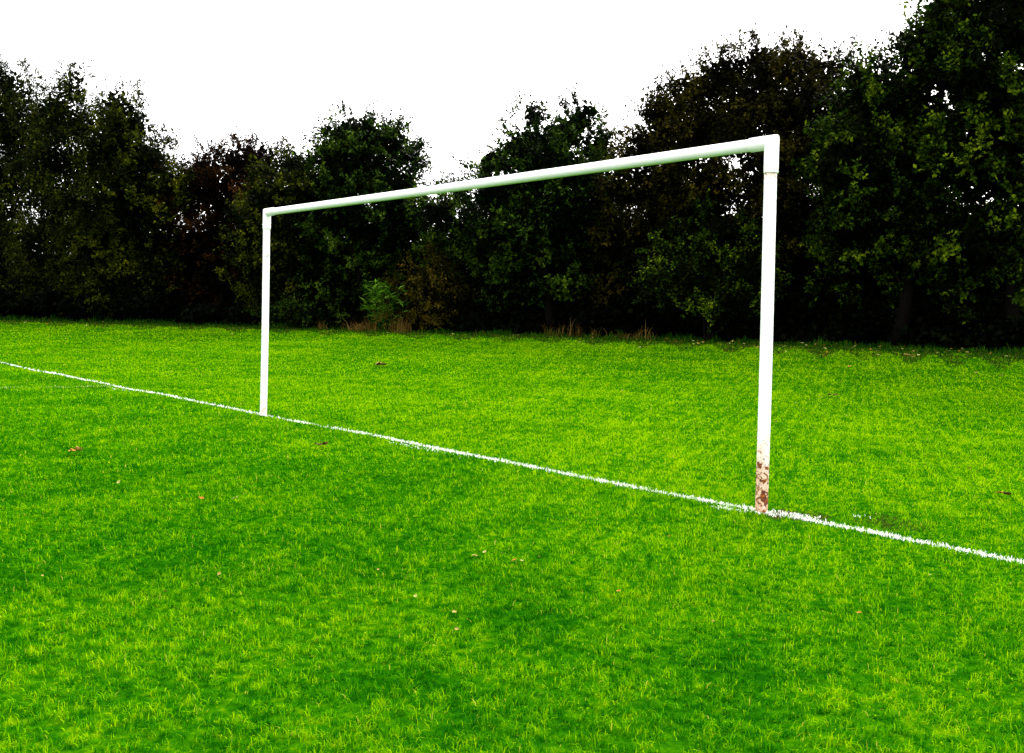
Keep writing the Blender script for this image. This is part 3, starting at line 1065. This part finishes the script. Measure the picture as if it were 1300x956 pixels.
def drop(name, x, y, mat_i, size, label, group, lift=.034):
    o = bpy.data.objects.new(name, FM[mat_i][random.randrange(2)])
    o.location = (x, y, float(ground(x, y)) + lift)
    o.rotation_euler = (random.uniform(-.5, .5), random.uniform(-.5, .5), random.uniform(0, 6.28))
    o.scale = (size, size, size)
    link(o)
    tag(o, label, 'leaf', group)


def ground_hit(px, py):
    """where the ray through a photograph pixel meets the ground"""
    d = 3.0
    for _ in range(4000):
        p = P(px, py, d)
        if p[2] <= ground(p[0], p[1]): break
        d += .02
    return p, d


FG = 'fallen leaves under the tree line'
edge = [(930, 437), (945, 440), (962, 444), (1018, 439), (1035, 441), (1047, 446), (1062, 440), (1085, 443), (1105, 447), (1120, 443), (1138, 452), (1153, 455), (1160, 450), (1190, 452), (1205, 449), (1228, 451), (1257, 453), (1277, 456), (905, 434), (915, 441), (880, 436), (893, 438), (1055, 454), (1078, 470), (1240, 478), (1272, 482),
        (735, 438), (752, 437), (776, 428), (790, 427), (812, 427), (832, 432), (846, 433), (858, 437), (868, 431), (745, 428), (700, 430), (716, 433), (405, 413), (425, 414), (440, 418), (475, 419), (520, 421), (548, 421), (566, 424), (300, 412), (325, 413), (295, 427), (272, 415), (240, 412), (205, 410), (32, 412), (60, 414), (82, 429), (110, 416), (150, 412), (180, 411)]
edge += [(random.uniform(860, 1298), 0) for _ in range(45)] + [(random.uniform(0, 860), 0) for _ in range(25)]
for i, (px, py) in enumerate(edge):
    if py == 0: py = np.interp(px, [0, 650, 1300], [408, 421, 450]) + abs(random.gauss(0, 9))
    p, d = ground_hit(px, py)
    drop('fallen_leaf', p[0], p[1], random.choice((0, 0, 1, 1, 3)), random.uniform(.6, 1.15) * (1.2 if px > 860 else 1), 'small tan fallen leaf lying on the grass near the trees', FG, .07)
OG = 'fallen leaves out on the open grass'
openl = [(603, 715), (615, 711), (629, 697), (653, 721), (663, 722), (637, 712), (684, 717), (422, 706), (480, 733), (527, 768), (576, 790), (580, 812), (430, 766), (210, 762), (278, 740), (54, 742), (785, 762), (850, 690), (770, 492), (790, 499), (985, 540), (1010, 515), (1028, 510), (1040, 505), (1112, 660), (1075, 532), (1147, 480), (1230, 600), (563, 545), (690, 512), (300, 640), (150, 620), (143, 459), (255, 640), (1180, 740), (1090, 790), (905, 800), (960, 560)]
for px, py in openl:
    p, d = ground_hit(px, py)
    drop('fallen_leaf', p[0], p[1], random.choice((1, 0, 1, 3)), random.uniform(.22, .42) if py > 650 else random.uniform(.35, .7), 'small pale fallen leaf lying out on the open grass', OG, .036)


def clump(label, px, py, w_px, n, mats):
    p, d = ground_hit(px, py)
    root = empty('dead_leaf_clump', (p[0], p[1], float(ground(p[0], p[1])) + .035))
    tag(root, label, 'leaf clump')
    w = w_px * d / FPX
    b = MB()
    for k in range(n):
        src = FM[mats[k % len(mats)]][k % 2]
        sc = random.uniform(.7, 1.2) * w / n ** .5 / .06
        mrot = Matrix.Translation((random.uniform(-.4, .4) * w, random.uniform(-.35, .35) * w, random.uniform(0, .012))) @ Matrix.Rotation(random.uniform(0, 6.28), 4, 'Z') @ Matrix.Rotation(random.uniform(-.4, .4), 4, 'X') @ Matrix.Scale(sc, 4)
        o = bpy.data.objects.new('dead_leaf', src)
        o.matrix_local = mrot
        link(o, root)


clump('orange tan clump of dead leaves on the grass at the left, before the line', 95, 579, 26, 6, [3, 0])
clump('brown clump of dead leaves just before the line, right of the left post', 408, 570, 16, 4, [2])
clump('brown clump of dead leaves behind the line inside the goal mouth', 480, 466, 18, 4, [2, 0])
clump('orange tan clump of dead leaves at the right edge of the grass', 1271, 635, 20, 5, [3, 2])
clump('dark brown clump of dead leaves far right behind the goal', 1057, 505, 10, 3, [2])
clump('tan clump of leaves in the shade near the tallest tree', 1153, 454, 14, 4, [3, 0])
